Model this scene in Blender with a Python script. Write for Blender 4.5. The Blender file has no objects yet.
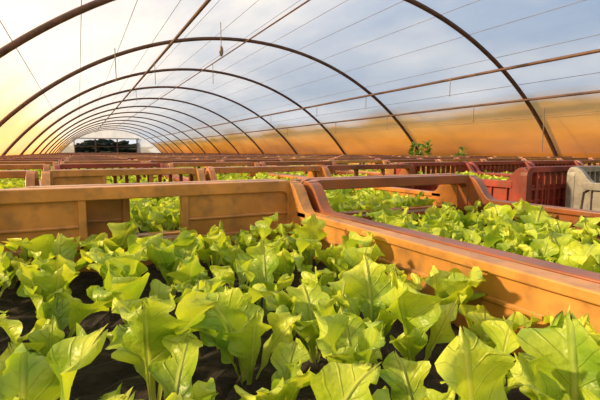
import bpy, bmesh, math, random
from mathutils import Vector, Matrix, noise
random.seed(7)
C = bpy.context.scene.collection
CAMZ = 0.31

# ---------------------------------------------------------------- materials
def new_mat(name):
    m = bpy.data.materials.new(name); m.use_nodes = True
    nt = m.node_tree; nt.nodes.clear()
    out = nt.nodes.new('ShaderNodeOutputMaterial')
    return m, nt, out
def N(nt, t, **kw):
    n = nt.nodes.new(t)
    for k, v in kw.items(): setattr(n, k, v)
    return n
def ramp(nt, stops, interp='LINEAR'):
    r = nt.nodes.new('ShaderNodeValToRGB'); cr = r.color_ramp; cr.interpolation = interp
    while len(cr.elements) < len(stops): cr.elements.new(0.5)
    for e, (p, c) in zip(cr.elements, stops):
        e.position = p; e.color = (*c, 1) if len(c) == 3 else c
    return r

def plastic(name, col, dirt=(0.17, 0.10, 0.055), rough=0.45, amt=.65):
    m, nt, out = new_mat(name); L = nt.links
    tc = N(nt, 'ShaderNodeTexCoord')
    n1 = N(nt, 'ShaderNodeTexNoise'); n1.inputs['Scale'].default_value = 9; n1.inputs['Detail'].default_value = 6
    n2 = N(nt, 'ShaderNodeTexNoise'); n2.inputs['Scale'].default_value = 60; n2.inputs['Detail'].default_value = 6
    L.new(tc.outputs['Object'], n1.inputs['Vector']); L.new(tc.outputs['Object'], n2.inputs['Vector'])
    lo = tuple(c * 0.52 for c in col); hi = tuple(min(1, c * 1.25) for c in col)
    r = ramp(nt, [(0.34, lo), (0.64, hi)]); L.new(n1.outputs['Fac'], r.inputs[0])
    mx = N(nt, 'ShaderNodeMixRGB'); mx.inputs[2].default_value = (*dirt, 1)
    r2 = ramp(nt, [(0.48, (0, 0, 0)), (0.70, (amt,)*3)]); L.new(n2.outputs['Fac'], r2.inputs[0])
    L.new(r2.outputs[0], mx.inputs[0]); L.new(r.outputs[0], mx.inputs[1])
    b = N(nt, 'ShaderNodeBsdfPrincipled'); b.inputs['Roughness'].default_value = rough
    L.new(mx.outputs[0], b.inputs['Base Color'])
    bp = N(nt, 'ShaderNodeBump'); bp.inputs['Strength'].default_value = 0.2; bp.inputs['Distance'].default_value = 0.002
    L.new(n2.outputs['Fac'], bp.inputs['Height']); L.new(bp.outputs[0], b.inputs['Normal'])
    L.new(b.outputs[0], out.inputs[0])
    return m
M_TAN = plastic('plastic_tan', (0.47, 0.225, 0.06), rough=.30, amt=.55)
M_BROWN = plastic('plastic_brown', (0.25, 0.075, 0.028), rough=.30)
M_ORANGE = plastic('plastic_orange_brown', (0.42, 0.155, 0.038), rough=.30)
M_RED = plastic('plastic_red', (0.24, 0.03, 0.016), dirt=(0.13, 0.05, 0.03))
M_GREY = plastic('plastic_grey', (0.22, 0.21, 0.19), dirt=(.12, .10, .09))
M_PIPE = plastic('rusty_pipe', (0.085, 0.04, 0.025), dirt=(0.18, 0.075, 0.035), rough=0.6)
M_WIRE = plastic('wire_metal', (0.16, 0.15, 0.15))
M_TWINE = plastic('twine', (0.20, 0.16, 0.12))

def leaf_mat(name, base, tip):
    m, nt, out = new_mat(name); L = nt.links
    uv = N(nt, 'ShaderNodeUVMap'); uv.uv_map = 'UVMap'
    sp = N(nt, 'ShaderNodeSeparateXYZ'); L.new(uv.outputs[0], sp.inputs[0])
    r = ramp(nt, [(0.0, (0.42, 0.48, 0.24)), (0.28, (0.28, 0.40, 0.07)), (0.6, base), (1.0, tip)])
    L.new(sp.outputs['Y'], r.inputs[0])
    a = N(nt, 'ShaderNodeMath', operation='SUBTRACT'); a.inputs[1].default_value = 0.5; L.new(sp.outputs['X'], a.inputs[0])
    ab = N(nt, 'ShaderNodeMath', operation='ABSOLUTE'); L.new(a.outputs[0], ab.inputs[0])
    rib = ramp(nt, [(0.0, (1, 1, 1)), (0.03, (0.7, 0.7, 0.7)), (0.06, (0, 0, 0))]); L.new(ab.outputs[0], rib.inputs[0])
    k = N(nt, 'ShaderNodeMath', operation='MULTIPLY'); k.inputs[1].default_value = -0.45; L.new(ab.outputs[0], k.inputs[0])
    s = N(nt, 'ShaderNodeMath', operation='ADD'); L.new(k.outputs[0], s.inputs[0]); L.new(sp.outputs['Y'], s.inputs[1])
    s2 = N(nt, 'ShaderNodeMath', operation='MULTIPLY'); s2.inputs[1].default_value = 52; L.new(s.outputs[0], s2.inputs[0])
    sn = N(nt, 'ShaderNodeMath', operation='SINE'); L.new(s2.outputs[0], sn.inputs[0])
    vr = ramp(nt, [(0.84, (0, 0, 0)), (1.0, (0.30, 0.30, 0.30))]); L.new(sn.outputs[0], vr.inputs[0])
    mxv = N(nt, 'ShaderNodeMath', operation='MAXIMUM'); L.new(rib.outputs[0], mxv.inputs[0]); L.new(vr.outputs[0], mxv.inputs[1])
    hl = N(nt, 'ShaderNodeMath', operation='MULTIPLY'); hl.inputs[1].default_value = 0.55; L.new(mxv.outputs[0], hl.inputs[0])
    mx = N(nt, 'ShaderNodeMixRGB'); mx.inputs[2].default_value = (0.60, 0.70, 0.25, 1)
    L.new(hl.outputs[0], mx.inputs[0]); L.new(r.outputs[0], mx.inputs[1])
    tc = N(nt, 'ShaderNodeTexCoord')
    no = N(nt, 'ShaderNodeTexNoise'); no.inputs['Scale'].default_value = 26; no.inputs['Detail'].default_value = 4; L.new(tc.outputs['Object'], no.inputs['Vector'])
    nr = ramp(nt, [(0.32, (0.50, 0.64, 0.5)), (0.66, (1.22, 1.10, 0.85))]); L.new(no.outputs['Fac'], nr.inputs[0])
    mm = N(nt, 'ShaderNodeMixRGB', blend_type='MULTIPLY'); mm.inputs[0].default_value = 1
    L.new(mx.outputs[0], mm.inputs[1]); L.new(nr.outputs[0], mm.inputs[2])
    b = N(nt, 'ShaderNodeBsdfPrincipled'); b.inputs['Roughness'].default_value = 0.38
    b.inputs['Specular IOR Level'].default_value = 0.4
    L.new(mm.outputs[0], b.inputs['Base Color'])
    n3 = N(nt, 'ShaderNodeTexNoise'); n3.inputs['Scale'].default_value = 140; L.new(tc.outputs['Object'], n3.inputs['Vector'])
    ad = N(nt, 'ShaderNodeMath', operation='SUBTRACT'); L.new(n3.outputs['Fac'], ad.inputs[0]); L.new(mxv.outputs[0], ad.inputs[1])
    bp = N(nt, 'ShaderNodeBump'); bp.inputs['Strength'].default_value = 0.8; bp.inputs['Distance'].default_value = 0.0025
    L.new(ad.outputs[0], bp.inputs['Height']); L.new(bp.outputs[0], b.inputs['Normal'])
    t = N(nt, 'ShaderNodeBsdfTranslucent')
    br = N(nt, 'ShaderNodeMixRGB', blend_type='MULTIPLY'); br.inputs[0].default_value = 1; br.inputs[2].default_value = (1.5, 1.4, 0.55, 1)
    L.new(mm.outputs[0], br.inputs[1]); L.new(br.outputs[0], t.inputs['Color'])
    ms = N(nt, 'ShaderNodeMixShader'); ms.inputs[0].default_value = 0.38
    L.new(b.outputs[0], ms.inputs[1]); L.new(t.outputs[0], ms.inputs[2]); L.new(ms.outputs[0], out.inputs[0])
    return m
M_LEAF = leaf_mat('lettuce_leaf', (0.34, 0.50, 0.045), (0.56, 0.69, 0.11))
M_WEED = leaf_mat('weed_leaf', (0.09, 0.2, 0.03), (0.14, 0.27, 0.04))

def soil_mat():
    m, nt, out = new_mat('dark_soil'); L = nt.links
    tc = N(nt, 'ShaderNodeTexCoord')
    n1 = N(nt, 'ShaderNodeTexNoise'); n1.inputs['Scale'].default_value = 60; n1.inputs['Detail'].default_value = 8
    L.new(tc.outputs['Object'], n1.inputs['Vector'])
    r = ramp(nt, [(0.3, (0.004, 0.003, 0.002)), (0.6, (0.02, 0.013, 0.009)), (0.8, (0.06, 0.04, 0.025))]); L.new(n1.outputs['Fac'], r.inputs[0])
    b = N(nt, 'ShaderNodeBsdfPrincipled'); b.inputs['Roughness'].default_value = 0.95
    L.new(r.outputs[0], b.inputs['Base Color'])
    bp = N(nt, 'ShaderNodeBump'); bp.inputs['Distance'].default_value = 0.01; L.new(n1.outputs['Fac'], bp.inputs['Height']); L.new(bp.outputs[0], b.inputs['Normal'])
    L.new(b.outputs[0], out.inputs[0]); return m
M_SOIL = soil_mat()

def ground_mat(name='earth_ground', cols=((0.05, 0.035, 0.02), (0.14, 0.09, 0.05), (0.12, 0.14, 0.05))):
    m, nt, out = new_mat(name); L = nt.links
    tc = N(nt, 'ShaderNodeTexCoord')
    n1 = N(nt, 'ShaderNodeTexNoise'); n1.inputs['Scale'].default_value = 3; n1.inputs['Detail'].default_value = 10
    L.new(tc.outputs['Object'], n1.inputs['Vector'])
    r = ramp(nt, [(0.3, cols[0]), (0.55, cols[1]), (0.75, cols[2])]); L.new(n1.outputs['Fac'], r.inputs[0])
    b = N(nt, 'ShaderNodeBsdfPrincipled'); b.inputs['Roughness'].default_value = 0.95
    L.new(r.outputs[0], b.inputs['Base Color']); L.new(b.outputs[0], out.inputs[0]); return m
M_GROUND = ground_mat()
M_HEDGE = ground_mat('hedge_foliage', ((0.003, 0.006, 0.003), (0.012, 0.022, 0.008), (0.05, 0.07, 0.03)))

def film_mat(name, glow_stain=True, transp=0.56):
    m, nt, out = new_mat(name); L = nt.links
    tc = N(nt, 'ShaderNodeTexCoord')
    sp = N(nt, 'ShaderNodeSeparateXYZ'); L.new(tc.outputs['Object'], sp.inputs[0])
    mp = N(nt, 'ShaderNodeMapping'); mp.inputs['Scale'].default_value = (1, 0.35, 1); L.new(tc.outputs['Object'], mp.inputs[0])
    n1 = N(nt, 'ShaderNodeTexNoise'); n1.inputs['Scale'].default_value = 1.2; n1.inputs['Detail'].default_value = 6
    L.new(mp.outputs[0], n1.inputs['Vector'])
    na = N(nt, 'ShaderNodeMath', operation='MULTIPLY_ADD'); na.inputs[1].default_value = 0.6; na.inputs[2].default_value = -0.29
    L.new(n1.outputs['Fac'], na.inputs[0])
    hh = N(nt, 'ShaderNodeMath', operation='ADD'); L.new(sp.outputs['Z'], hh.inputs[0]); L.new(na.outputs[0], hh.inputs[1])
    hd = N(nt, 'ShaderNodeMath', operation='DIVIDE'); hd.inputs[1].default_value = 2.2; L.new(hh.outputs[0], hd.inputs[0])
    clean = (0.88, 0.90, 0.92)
    if glow_stain:
        rR = ramp(nt, [(0.0, (0.28, 0.10, 0.025)), (0.15, (0.70, 0.24, 0.025)), (0.28, (1.0, 0.40, 0.03)), (0.43, (1.0, 0.56, 0.13)), (0.55, clean)])  # right: stained lower film, with warm sunset light mixed into the orange
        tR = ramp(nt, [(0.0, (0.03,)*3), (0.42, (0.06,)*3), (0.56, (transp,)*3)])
        rL = ramp(nt, [(0.0, (0.8, 0.42, 0.10)), (0.38, (1.0, 0.66, 0.2)), (0.56, clean)])  # left: sunset glow painted into the film as a light yellow tint low down
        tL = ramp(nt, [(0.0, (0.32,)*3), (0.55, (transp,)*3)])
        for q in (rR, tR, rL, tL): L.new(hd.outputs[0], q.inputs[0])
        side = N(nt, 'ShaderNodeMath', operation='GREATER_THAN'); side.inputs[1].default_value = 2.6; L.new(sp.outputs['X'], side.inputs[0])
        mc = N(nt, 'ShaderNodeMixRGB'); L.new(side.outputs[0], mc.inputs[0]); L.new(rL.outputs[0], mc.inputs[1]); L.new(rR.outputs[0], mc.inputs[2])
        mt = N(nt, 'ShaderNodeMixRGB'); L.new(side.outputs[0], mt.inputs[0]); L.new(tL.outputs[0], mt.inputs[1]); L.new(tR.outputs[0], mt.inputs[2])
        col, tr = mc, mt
    else:
        col = ramp(nt, [(0.0, (0.8, 0.8, 0.76)), (1, clean)]); tr = ramp(nt, [(0.0, (transp,)*3), (1, (transp,)*3)])
        L.new(hd.outputs[0], col.inputs[0]); L.new(hd.outputs[0], tr.inputs[0])
    vr = ramp(nt, [(0.32, (0.72, 0.77, 0.82)), (0.62, (1, 1, 1))]); L.new(n1.outputs['Fac'], vr.inputs[0])
    mm = N(nt, 'ShaderNodeMixRGB', blend_type='MULTIPLY'); mm.inputs[0].default_value = 1
    L.new(col.outputs[0], mm.inputs[1]); L.new(vr.outputs[0], mm.inputs[2])
    d = N(nt, 'ShaderNodeBsdfDiffuse'); t = N(nt, 'ShaderNodeBsdfTranslucent'); tp = N(nt, 'ShaderNodeBsdfTransparent')
    L.new(mm.outputs[0], d.inputs[0]); L.new(mm.outputs[0], t.inputs[0])
    m1 = N(nt, 'ShaderNodeMixShader'); m1.inputs[0].default_value = 0.55; L.new(d.outputs[0], m1.inputs[1]); L.new(t.outputs[0], m1.inputs[2])
    m2 = N(nt, 'ShaderNodeMixShader'); L.new(tr.outputs[0], m2.inputs[0]); L.new(m1.outputs[0], m2.inputs[1]); L.new(tp.outputs[0], m2.inputs[2])
    L.new(m2.outputs[0], out.inputs[0]); return m
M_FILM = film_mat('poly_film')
M_ENDFILM = film_mat('poly_film_end', glow_stain=False, transp=0.35)

# ---------------------------------------------------------------- helpers
def obj_from_bm(bm, name, mat, smooth=False, link=True):
    me = bpy.data.meshes.new(name); bmesh.ops.recalc_face_normals(bm, faces=bm.faces[:])
    bm.to_mesh(me); bm.free(); me.materials.append(mat)
    if smooth:
        for p in me.polygons: p.use_smooth = True
    o = bpy.data.objects.new(name, me)
    if link: C.objects.link(o)
    return o
def box(bm, x0, x1, y0, y1, z0, z1):
    v = [bm.verts.new((x, y, z)) for x in (x0, x1) for y in (y0, y1) for z in (z0, z1)]
    for f in ((0,1,3,2),(4,6,7,5),(0,4,5,1),(2,3,7,6),(0,2,6,4),(1,5,7,3)):
        bm.faces.new([v[i] for i in f])
def prism(bm, pts, axis, a0, a1):
    def P(p, a): return (a, p[0], p[1]) if axis == 'x' else (p[0], a, p[1])
    A = [bm.verts.new(P(p, a0)) for p in pts]; B = [bm.verts.new(P(p, a1)) for p in pts]
    n = len(pts); bm.faces.new(A); bm.faces.new(B[::-1])
    for i in range(n): bm.faces.new((A[i], B[i], B[(i+1) % n], A[(i+1) % n]))
def strip(bm, outer, inner, y0, y1):
    n = len(outer)
    vo0=[bm.verts.new((p[0],y0,p[1])) for p in outer]; vi0=[bm.verts.new((p[0],y0,p[1])) for p in inner]
    vo1=[bm.verts.new((p[0],y1,p[1])) for p in outer]; vi1=[bm.verts.new((p[0],y1,p[1])) for p in inner]
    for i in range(n-1):
        bm.faces.new((vo0[i],vo0[i+1],vi0[i+1],vi0[i])); bm.faces.new((vo1[i],vi1[i],vi1[i+1],vo1[i+1]))
        bm.faces.new((vo0[i],vo1[i],vo1[i+1],vo0[i+1])); bm.faces.new((vi0[i],vi0[i+1],vi1[i+1],vi1[i]))
    bm.faces.new((vo0[0],vi0[0],vi1[0],vo1[0])); bm.faces.new((vo0[-1],vo1[-1],vi1[-1],vi0[-1]))
def tube(name, pts, r, mat, cyclic=False, res=4):
    cu = bpy.data.curves.new(name, 'CURVE'); cu.dimensions = '3D'; cu.bevel_depth = r; cu.bevel_resolution = res; cu.use_fill_caps = True
    s = cu.splines.new('POLY'); s.points.add(len(pts)-1)
    for p, q in zip(s.points, pts): p.co = (*q, 1)
    cu.materials.append(mat)
    o = bpy.data.objects.new(name, cu); C.objects.link(o); return o

# ---------------------------------------------------------------- crate
HE, HS = 0.265, 0.220
def crate_mesh(name, mat, w=0.40, l=0.60, bays=3, lower=0.188, filled=(), slatted=False, he=HE, hs=HS, bevel=True, posts=None, flange=.021):
    bm = bmesh.new(); X = w/2; Y = l/2; fw = flange
    box(bm, -X+.012, X-.012, -Y+.012, Y-.012, 0.0, 0.008)
    for s in (-1, 1):
        xa, xb = sorted((s*(X-.016), s*(X-.010)))
        box(bm, xa, xb, -Y+.03, Y-.03, 0.0, hs-.004)
        xa, xb = sorted((s*(X-fw), s*X))
        box(bm, xa, xb, -Y+.05, Y-.05, hs-.009, hs)
        xc, xd = sorted((s*(X-.004), s*X))
        box(bm, xc, xd, -Y+.05, Y-.05, hs-.022, hs-.007)
        xc, xd = sorted((s*(X-.018), s*(X-.015)))
        box(bm, xc, xd, -Y+.05, Y-.05, hs-.034, hs-.029)
        xc, xd = sorted((s*(X-.011), s*(X-.003)))
        nk = max(9, int(l/.065))
        for k in range(nk):
            yy = -Y+.07 + k*(l-.14)/(nk-1)
            box(bm, xc, xd, yy-.0025, yy+.0025, 0.004, hs-.009)
        box(bm, xc, xd, -Y+.04, Y-.04, .09, .096)
        for e in (-1, 1):
            pts = [(e*(Y-.002), 0), (e*(Y-.002), he-.012), (e*(Y-.010), he-.002), (e*(Y-.026), he-.002)]
            for q in range(0, 11):
                t = q/10; yy = Y-.028-.050*t; zz = hs + (he-.004-hs)*(0.5+0.5*math.cos(math.pi*t))
                pts.append((e*yy, zz))
            pts += [(e*(Y-.078), hs-.012), (e*(Y-.05), hs-.03), (e*(Y-.032), 0)]
            xa, xb = sorted((s*(X-fw), s*(X-.002)))
            prism(bm, pts, 'x', xa, xb)
    for e in (-1, 1):
        ya, yb = sorted((e*(Y-.024), e*Y)); yc, yd = sorted((e*(Y-.018), e*(Y-.011)))
        R = .026; T = .017
        def outline(x0, z1, r):
            pts = [(-x0, .10)]
            for q in range(7):
                a = math.pi - q*math.pi/12; pts.append((-x0+r + r*math.cos(a), z1-r + r*math.sin(a)))
            for q in range(7):
                a = math.pi/2 - q*math.pi/12; pts.append((x0-r + r*math.cos(a), z1-r + r*math.sin(a)))
            pts.append((x0, .10)); return pts
        strip(bm, outline(X, he, R), outline(X-.024, he-T, .010), ya, yb)
        box(bm, -X+.016, X-.016, yc, yd, 0.0, lower)
        yy0, yy1 = sorted((e*(Y-.022), e*(Y-.004)))
        box(bm, -X+.022, X-.022, yy0, yy1, lower-.008, lower)
        box(bm, -X+.022, X-.022, *sorted((e*(Y-.012), e*(Y-.003))), .10, .106)
        nk = max(7, int(w/.055))
        for k in range(nk):
            xx = -X+.05 + k*(w-.10)/(nk-1)
            box(bm, xx-.0025, xx+.0025, *sorted((e*(Y-.012), e*(Y-.003))), 0.004, lower-.006)
        iw = w-.048
        ps = posts if posts is not None else [-iw/2 + iw*k/bays for k in range(1, bays)]
        edges = [-iw/2] + list(ps) + [iw/2]
        for xx in ps:
            box(bm, xx-.005, xx+.005, *sorted((e*(Y-.022), e*(Y-.006))), lower-.005, he-T+.004)
        for k in filled:
            xm0, xm1 = edges[k]-.002, edges[k+1]+.002
            box(bm, xm0, xm1, yc, yd, lower-.002, he-T+.002)
            box(bm, xm0, xm1, *sorted((e*(Y-.021), e*(Y-.009))), lower+.022, lower+.026)
        if slatted:
            for k in range(13):
                xx = -iw/2 + iw*k/12
                box(bm, xx-.004, xx+.004, *sorted((e*(Y-.022), e*(Y-.002))), .02, he-T+.004)
            for zz in (.06, .11, .16, .205):
                box(bm, -iw/2, iw/2, *sorted((e*(Y-.016), e*(Y-.006))), zz-.004, zz+.004)
    me = bpy.data.meshes.new(name)
    bmesh.ops.recalc_face_normals(bm, faces=bm.faces[:])
    if bevel:
        ed = [ed for ed in bm.edges if ed.is_manifold and ed.calc_face_angle(0) > 0.9]
        bmesh.ops.bevel(bm, geom=ed, offset=0.0024, segments=3, profile=0.5, affect='EDGES', clamp_overlap=True)
    bm.to_mesh(me); bm.free(); me.materials.append(mat)
    return me

# ---------------------------------------------------------------- lettuce
def lobe(x): return abs(math.sin(x))**.7*2-1
def add_leaf(V, F, UV, base, az, L, W, th0, bend, ph, nt_=24, ns=4, lob=0.28):
    rd = Vector((math.cos(az), math.sin(az), 0)); sd = Vector((-math.sin(az), math.cos(az), 0)); up = Vector((0, 0, 1))
    start = len(V); p = Vector(base); tw = random.uniform(-.7, .7)
    asym = random.uniform(-.15, .15); sway = random.uniform(-.35, .35); f1 = random.uniform(10, 14); f2 = f1*2.3
    for i in range(nt_+1):
        t = i/nt_
        th = th0 + bend*t*t
        d = rd*math.sin(th) + up*math.cos(th); nrm = up*math.sin(th) - rd*math.cos(th)
        if i: p = p + (d + sd*sway*t).normalized()*(L/nt_)
        if t < .24: w = .14 + .12*t
        else:
            u = (t-.24)/.76
            if u < .60:
                q = u/.60; w = .17 + .83*(q*q*(3-2*q))
            else:
                q = (u-.60)/.40; w = max(0.0, 1-q**1.9*.97)**.62
        a = tw*t
        s2 = sd*math.cos(a) + nrm*math.sin(a); n2 = nrm*math.cos(a) - sd*math.sin(a)
        for j in range(-ns, ns+1):
            s = j/ns
            ww = w*W/2
            if t > .26:
                sg = (.9 if s > 0 else 0)
                ww *= 1 + (lob*lobe(t*f1+ph+sg) + .10*math.sin(t*f2+ph*3+sg))*abs(s)**1.5
            rip = .22*W*s*s*math.sin(t*16+ph+(2.1 if s > 0 else 0))*(t > .25)*min(1, max(0, (t-.25)*2.5))
            cup = .34*abs(s)**1.4*ww
            end = max(0, (t-.8)/.2)
            tipf = -d*(abs(s)**2)*L*.10*end + d*L*.04*end*math.sin(s*9+ph)
            V.append(tuple(p + s2*(s*ww*(1+asym*s)) + n2*(cup+rip) + tipf)); UV.append((.5+.5*s*max(.35, w), t))
    m = 2*ns+1
    for i in range(nt_):
        for j in range(m-1):
            a = start+i*m+j; F.append((a, a+1, a+m+1, a+m))
def build_mesh(name, V, F, UV, mat):
    me = bpy.data.meshes.new(name); me.from_pydata(V, [], F); me.materials.append(mat)
    ul = me.uv_layers.new(name='UVMap')
    for lp in me.loops: ul.data[lp.index].uv = UV[lp.vertex_index]
    for p in me.polygons: p.use_smooth = True
    me.update(); return me
SOILZ = .152
def lettuce_crate_mesh(name, seed, w=.40, l=.60, nx=7, ny=10):
    random.seed(seed); V, F, UV = [], [], []
    iw, il = w-.045, l-.055
    for a in range(nx):
        for b in range(ny):
            x = -iw/2 + iw*(a+.5)/nx + random.uniform(-.007, .007); y = -il/2 + il*(b+.5)/ny + random.uniform(-.007, .007)
            n = random.choice((4, 4, 5, 5)); a0 = random.uniform(0, 6.28); sc = random.uniform(.74, 1.10)
            for k in range(n):
                az = a0 + k*2.4 + random.uniform(-.4, .4)
                L = sc*random.uniform(.056, .082)*(1 if k < 3 else .74)
                ex = x + math.cos(az)*L*.55; ey = y + math.sin(az)*L*.6
                if abs(ex) > w/2-.012: az = math.pi-az
                if abs(ey) > l/2-.026: az = -az
                W = L*random.uniform(.36, .50)
                th0 = random.uniform(.04, .45)
                bend = random.uniform(.1, 1.25)
                add_leaf(V, F, UV, (x+.003*math.cos(az), y+.003*math.sin(az), SOILZ), az, L, W, th0, bend, random.uniform(0, 6.28))
    return build_mesh(name, V, F, UV, M_LEAF)
def soil_mesh(name, seed, w=.40, l=.60):
    random.seed(seed); bm = bmesh.new(); X = w/2-.020; Y = l/2-.022
    n, m = int(w*65), int(l*65); g = {}
    for i in range(n+1):
        for j in range(m+1):
            g[i, j] = bm.verts.new((-X+2*X*i/n, -Y+2*Y*j/m, SOILZ+.001+random.uniform(-.004, .006)))
    for i in range(n):
        for j in range(m): bm.faces.new((g[i,j], g[i+1,j], g[i+1,j+1], g[i,j+1]))
    bd = [g[i,0] for i in range(n+1)]+[g[n,j] for j in range(1,m+1)]+[g[i,m] for i in range(n-1,-1,-1)]+[g[0,j] for j in range(m-1,0,-1)]
    lo = [bm.verts.new((v.co.x, v.co.y, .009)) for v in bd]; k = len(bd)
    for i in range(k): bm.faces.new((bd[i], bd[(i+1)%k], lo[(i+1)%k], lo[i]))
    bm.faces.new(lo)
    bmesh.ops.recalc_face_normals(bm, faces=bm.faces[:])
    me = bpy.data.meshes.new(name); bm.to_mesh(me); bm.free(); me.materials.append(M_SOIL); return me

LET = [lettuce_crate_mesh('lettuce_seedlings', 11+i) for i in range(4)]
SOIL = [soil_mesh('potting_soil', 3+i) for i in range(2)]
AW, AL = .74, .95
AX0, AY0 = .315-AW, .635-AL
acx = AX0+AW/2
CR = {
 'A': crate_mesh('seedling_crate', M_TAN, bays=3, lower=.190, filled=(0,)),
 'B': crate_mesh('seedling_crate', M_BROWN, w=.385, bays=1, lower=.200),
 'C': crate_mesh('seedling_crate', M_ORANGE, bays=1, lower=.200),
 'D': crate_mesh('seedling_crate', M_BROWN, bays=3, lower=.190),
 'R': crate_mesh('seedling_crate', M_RED, bays=1, lower=.2, slatted=True),
 'G': crate_mesh('seedling_crate', M_GREY, bays=1, lower=.2, slatted=True),
 'BIG': crate_mesh('seedling_tray', M_TAN, w=AW, l=AL, lower=.190, posts=[-.13-acx, .0-acx, .131-acx], filled=(0, 1, 3)),
}
cnt = 0
def place(kind, x, y, rot=0, w=.40, l=.60, let=None, soil=None):
    global cnt; cnt += 1
    e = bpy.data.objects.new('lettuce_crate', None); C.objects.link(e)
    e.location = (x+w/2, y+l/2, 0); e.rotation_euler = (0, 0, rot)
    e.empty_display_size = .05
    sx = w/.40 if let is None else 1
    for nm, me in (('crate_shell', CR[kind]), ('potting_soil', soil or SOIL[cnt % 2]), ('lettuce_seedlings', let or LET[cnt % 4])):
        o = bpy.data.objects.new(nm, me); C.objects.link(o); o.parent = e
        if nm != 'crate_shell':
            o.scale = (sx, 1, 1)
            if nm == 'lettuce_seedlings' and cnt % 3 == 1 and let is None: o.rotation_euler = (0, 0, math.pi)
random.seed(5)
PY = .612
place('BIG', AX0, AY0, w=AW, l=AL, let=lettuce_crate_mesh('lettuce_seedlings', 78, AW, AL, 12, 17), soil=soil_mesh('potting_soil', 9, AW, AL))
random.seed(8)
place('B', .322, .030, w=.385); place('B', .322, .030-PY, w=.385)
def k2(): return random.choice(['C', 'B', 'D', 'C', 'D', 'A', 'C', 'D', 'R'])
NR = 12
for r in range(1, NR):
    y = .035 + PY*r
    for c in range(-2, 2):
        x = -.085 + .410*c
        if c == 0 and r == 1: place('A', x, y)
        elif c == 1 and r == 1: place('C', x, y)
        else: place(k2(), x, y, rot=random.uniform(-.006, .006))
    if r >= 2: place(k2(), .735, y, rot=random.uniform(-.006, .006))
for r in range(0, 10):
    y = .835 + PY*r
    for c in range(0, 8):
        x = 1.19 + .410*c
        if c == 0 and r == 0: place('R', x, y)
        else: place(k2(), x, y, rot=random.uniform(-.006, .006))
place('G', 1.335, .205)
place('C', 1.75, .205)

def far_field():
    bm = bmesh.new(); V, F, UV = [], [], []
    y0 = .040 + PY*NR
    for r in range(0, 46):
        y = y0 + PY*r
        for c in range(0, 12):
            x = -.90 + .412*c + random.uniform(-.003, .003)
            w = .40; l = .60
            for yy in (y, y+l-.02):
                box(bm, x, x+w, yy, yy+.02, HE-.022, HE); box(bm, x+.02, x+w-.02, yy+.006, yy+.014, 0, .19)
                box(bm, x, x+.03, yy, yy+.02, 0, HE-.022); box(bm, x+w-.03, x+w, yy, yy+.02, 0, HE-.022)
            for xx in (x, x+w-.03):
                box(bm, xx, xx+.03, y+.02, y+l-.02, HS-.012, HS); box(bm, xx+.01, xx+.02, y+.02, y+l-.02, 0, HS-.012)
            for k in range(14):
                px = x+.06+random.random()*.28; py = y+.06+random.random()*.48
                add_leaf(V, F, UV, (px, py, .15), random.uniform(0, 6.28), .115, .06, .2, .6, random.uniform(0, 6), 4, 1)
    e = bpy.data.objects.new('lettuce_crate_rows', None); C.objects.link(e)
    o = obj_from_bm(bm, 'crate_shells', M_BROWN); o.parent = e
    p = bpy.data.objects.new('lettuce_seedlings', build_mesh('far_seedlings', V, F, UV, M_LEAF)); C.objects.link(p); p.parent = e
far_field()

# ---------------------------------------------------------------- tunnel
K = 1.5
CX = 1.75*K; R = 3.31*K; AP = 1.25*K + CAMZ; CZ = AP - R
aF = math.acos((0-CZ)/R)
def arc(r, y, n=64, a0=None):
    a0 = aF if a0 is None else a0
    return [(CX + r*math.sin(-a0+2*a0*i/n), y, CZ + r*math.cos(-a0+2*a0*i/n)) for i in range(n+1)]
Y0, Y1 = -4.9, 40.3
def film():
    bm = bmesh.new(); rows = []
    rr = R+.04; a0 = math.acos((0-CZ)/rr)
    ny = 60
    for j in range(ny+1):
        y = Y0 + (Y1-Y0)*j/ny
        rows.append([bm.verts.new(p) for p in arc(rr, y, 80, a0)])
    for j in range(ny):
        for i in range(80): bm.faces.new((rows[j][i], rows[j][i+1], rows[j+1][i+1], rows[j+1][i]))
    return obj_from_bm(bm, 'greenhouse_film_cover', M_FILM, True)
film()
hy = 4.2 - 9
ys = []
while hy < 40.2: ys.append(hy); hy += 2.98
for y in ys: tube('hoop_arch', arc(R, y), .029, M_PIPE)
def purlin(xu, r=.020, name='purlin_pipe', off=-.045, mat=None):
    dx = xu*K - CX; a = math.asin(dx/R); rr = R+off
    tube(name, [(CX+rr*math.sin(a), Y0+.05, CZ+rr*math.cos(a)), (CX+rr*math.sin(a), Y1-.05, CZ+rr*math.cos(a))], r, mat or M_PIPE)
purlin(3.47, .021); purlin(3.83, .018); purlin(.9, .022); purlin(1.72, .011)
for i in range(14):
    purlin(-.3 + 4.3*i/13+.03, .003, 'tension_wire', .02, M_WIRE)

def end_wall(name, y, opening):
    bm = bmesh.new(); pts = arc(R+.03, y, 48)
    if not opening:
        vs = [bm.verts.new(p) for p in pts]; bm.faces.new(vs)
    else:
        x0, x1, z1 = opening
        xs = sorted(set([p[0] for p in pts] + [x0, x1]))
        def top(x): return CZ + math.sqrt(max(0, (R+.03)**2-(x-CX)**2))
        for a, b in zip(xs[:-1], xs[1:]):
            z0 = z1 if (a >= x0-1e-6 and b <= x1+1e-6) else 0
            ta, tb = max(top(a), z0+.001), max(top(b), z0+.001)
            bm.faces.new([bm.verts.new(q) for q in ((a, y, z0), (b, y, z0), (b, y, tb), (a, y, ta))])
    return obj_from_bm(bm, name, M_ENDFILM)
OX0, OX1, OZ = -.3, 4.6, 1.40
end_wall('wall_back', Y1+.01, (OX0, OX1, OZ)); end_wall('wall_front', Y0, None)
bm = bmesh.new()
for x in (OX0, OX0+1.6, OX0+3.3, OX1): box(bm, x-.05, x+.05, Y1+.03, Y1+.09, 0, OZ+.1)
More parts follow.
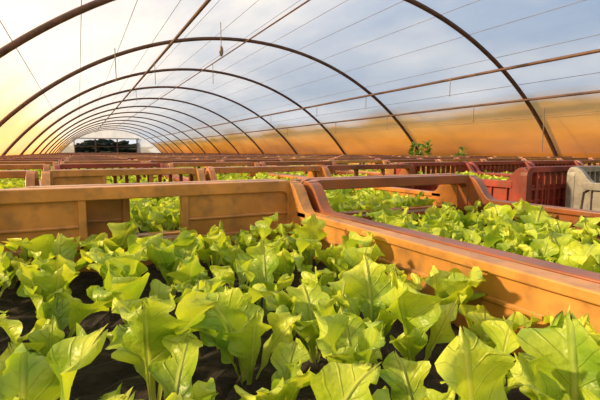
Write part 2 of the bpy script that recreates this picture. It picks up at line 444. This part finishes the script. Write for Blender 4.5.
box(bm, OX0-.2, OX1+.2, Y1+.03, Y1+.09, OZ, OZ+.1); box(bm, OX0, OX1, Y1+.03, Y1+.09, .75, .80)
obj_from_bm(bm, 'door_1', M_PIPE)
bm = bmesh.new(); bmesh.ops.create_icosphere(bm, subdivisions=5, radius=1)
for v in bm.verts:
    n = noise.noise(v.co*6)*.38 + noise.noise(v.co*17)*.2
    c = v.co*(1+n); v.co = Vector((2.4+c.x*3.6, 46+c.y*2.2, max(-.0, .2+c.z*1.15)))
obj_from_bm(bm, 'hedge', M_HEDGE)

# hanging strings and a little weight
def string(x, y, z0, z1, name='hanging_string', r=.006): return tube(name, [(x, y, z0), (x, y, z1)], r, M_TWINE, res=2)
def ztop(x): return CZ + math.sqrt(R*R-(x-CX)**2)
hx, hy_ = 1.90, 6.2
s1 = string(hx, hy_, ztop(hx)-.33, ztop(hx)+.02, r=.006)
bm = bmesh.new(); bmesh.ops.create_uvsphere(bm, u_segments=12, v_segments=8, radius=.045)
for v in bm.verts: v.co = Vector((v.co.x*.7, v.co.y*.7, v.co.z*1.7)) + Vector((hx, hy_, ztop(hx)-.38))
w = obj_from_bm(bm, 'string_weight', M_TWINE, True); w.parent = s1
for xu in (3.47, 3.83):
    for yy in (5.0, 7.2, 9.2, 12): string(xu*K-.04, yy, ztop(xu*K)-.30, ztop(xu*K)-.02)
for xx, yy in ((1.35, 8.6), (1.35, 11.6), (2.6, 9.1), (0.5, 6.4)): string(xx, yy, ztop(xx)-.45, ztop(xx)-.02)
string(3.95*K, 3.95, .3, ztop(3.95*K))

bm = bmesh.new(); bmesh.ops.create_grid(bm, x_segments=2, y_segments=2, size=90)
g = obj_from_bm(bm, 'floor', M_GROUND); g.location = (0, 30, -.001)

def weed(x, y, h, seed):
    random.seed(seed); V, F, UV = [], [], []
    for k in range(30):
        z = h*(.15+.8*random.random()); az = random.uniform(0, 6.28)
        add_leaf(V, F, UV, (random.uniform(-.03, .03), random.uniform(-.03, .03), z), az, .12, .045, .4, .9, random.uniform(0, 6), 8, 2)
    for k in range(4):
        add_leaf(V, F, UV, (0, 0, 0), k*1.6, h, .012, .06, .1, k, 8, 1)
    o = bpy.data.objects.new('leafy_weed', build_mesh('leafy_weed', V, F, UV, M_WEED)); C.objects.link(o); o.location = (x, y, 0.0)
weed(4.75, 5.0, .44, 1); weed(4.9, 5.35, .38, 2); weed(4.8, 4.4, .32, 3); weed(4.65, 5.2, .40, 4)

# ---------------------------------------------------------------- light
sd = Vector((-1, .35, .50)).normalized()
sun = bpy.data.lights.new('sun', 'SUN'); sun.energy = 13.5; sun.angle = math.radians(4); sun.color = (1, .72, .38)
so = bpy.data.objects.new('sun', sun); C.objects.link(so); so.rotation_euler = sd.to_track_quat('Z', 'Y').to_euler()
so.location = (-20, 6, 12)

W = bpy.data.worlds.new('sky'); bpy.context.scene.world = W; W.use_nodes = True
nt = W.node_tree; nt.nodes.clear(); L = nt.links
tc = N(nt, 'ShaderNodeTexCoord'); sp = N(nt, 'ShaderNodeSeparateXYZ'); L.new(tc.outputs['Generated'], sp.inputs[0])
r = ramp(nt, [(0.0, (.40, .30, .20)), (0.02, (.80, .62, .42)), (0.10, (.60, .68, .78)), (0.3, (.34, .52, .80)), (0.7, (.18, .36, .70))])
L.new(sp.outputs['Z'], r.inputs[0])
mp = N(nt, 'ShaderNodeMapping'); mp.inputs['Scale'].default_value = (1, 1, 2.5); L.new(tc.outputs['Generated'], mp.inputs[0])
cn = N(nt, 'ShaderNodeTexNoise'); cn.inputs['Scale'].default_value = 2.8; cn.inputs['Detail'].default_value = 7; L.new(mp.outputs[0], cn.inputs['Vector'])
cr = ramp(nt, [(0.42, (0, 0, 0)), (0.60, (1, 1, 1))]); L.new(cn.outputs['Fac'], cr.inputs[0])
mx = N(nt, 'ShaderNodeMixRGB'); mx.inputs[2].default_value = (.86, .90, .95, 1); L.new(cr.outputs[0], mx.inputs[0]); L.new(r.outputs[0], mx.inputs[1])
dp = N(nt, 'ShaderNodeVectorMath', operation='DOT_PRODUCT'); gd = Vector((-1, .40, .02)).normalized(); dp.inputs[1].default_value = gd
L.new(tc.outputs['Generated'], dp.inputs[0])
gr = ramp(nt, [(0.3, (0, 0, 0)), (0.72, (.22, .15, .06)), (1.0, (1.4, .85, .22))]); L.new(dp.outputs['Value'], gr.inputs[0])
ad = N(nt, 'ShaderNodeMixRGB', blend_type='ADD'); ad.inputs[0].default_value = 1; L.new(mx.outputs[0], ad.inputs[1]); L.new(gr.outputs[0], ad.inputs[2])
bg = N(nt, 'ShaderNodeBackground'); bg.inputs[1].default_value = 1.0; L.new(ad.outputs[0], bg.inputs[0])
wo = N(nt, 'ShaderNodeOutputWorld'); L.new(bg.outputs[0], wo.inputs[0])

# ---------------------------------------------------------------- camera
cam = bpy.data.cameras.new('camera'); cam.sensor_width = 36; cam.lens = 430/600*36; cam.clip_start = .01; cam.clip_end = 300
co = bpy.data.objects.new('camera', cam); C.objects.link(co); co.location = (0, 0, CAMZ)
yaw, pit = math.radians(27.1), math.radians(6.37)
F_ = Vector((math.sin(yaw)*math.cos(pit), math.cos(yaw)*math.cos(pit), -math.sin(pit)))
co.rotation_euler = F_.to_track_quat('-Z', 'Y').to_euler()
bpy.context.scene.camera = co
sc = bpy.context.scene
sc.view_settings.view_transform = 'Standard'
sc.view_settings.look = 'None'
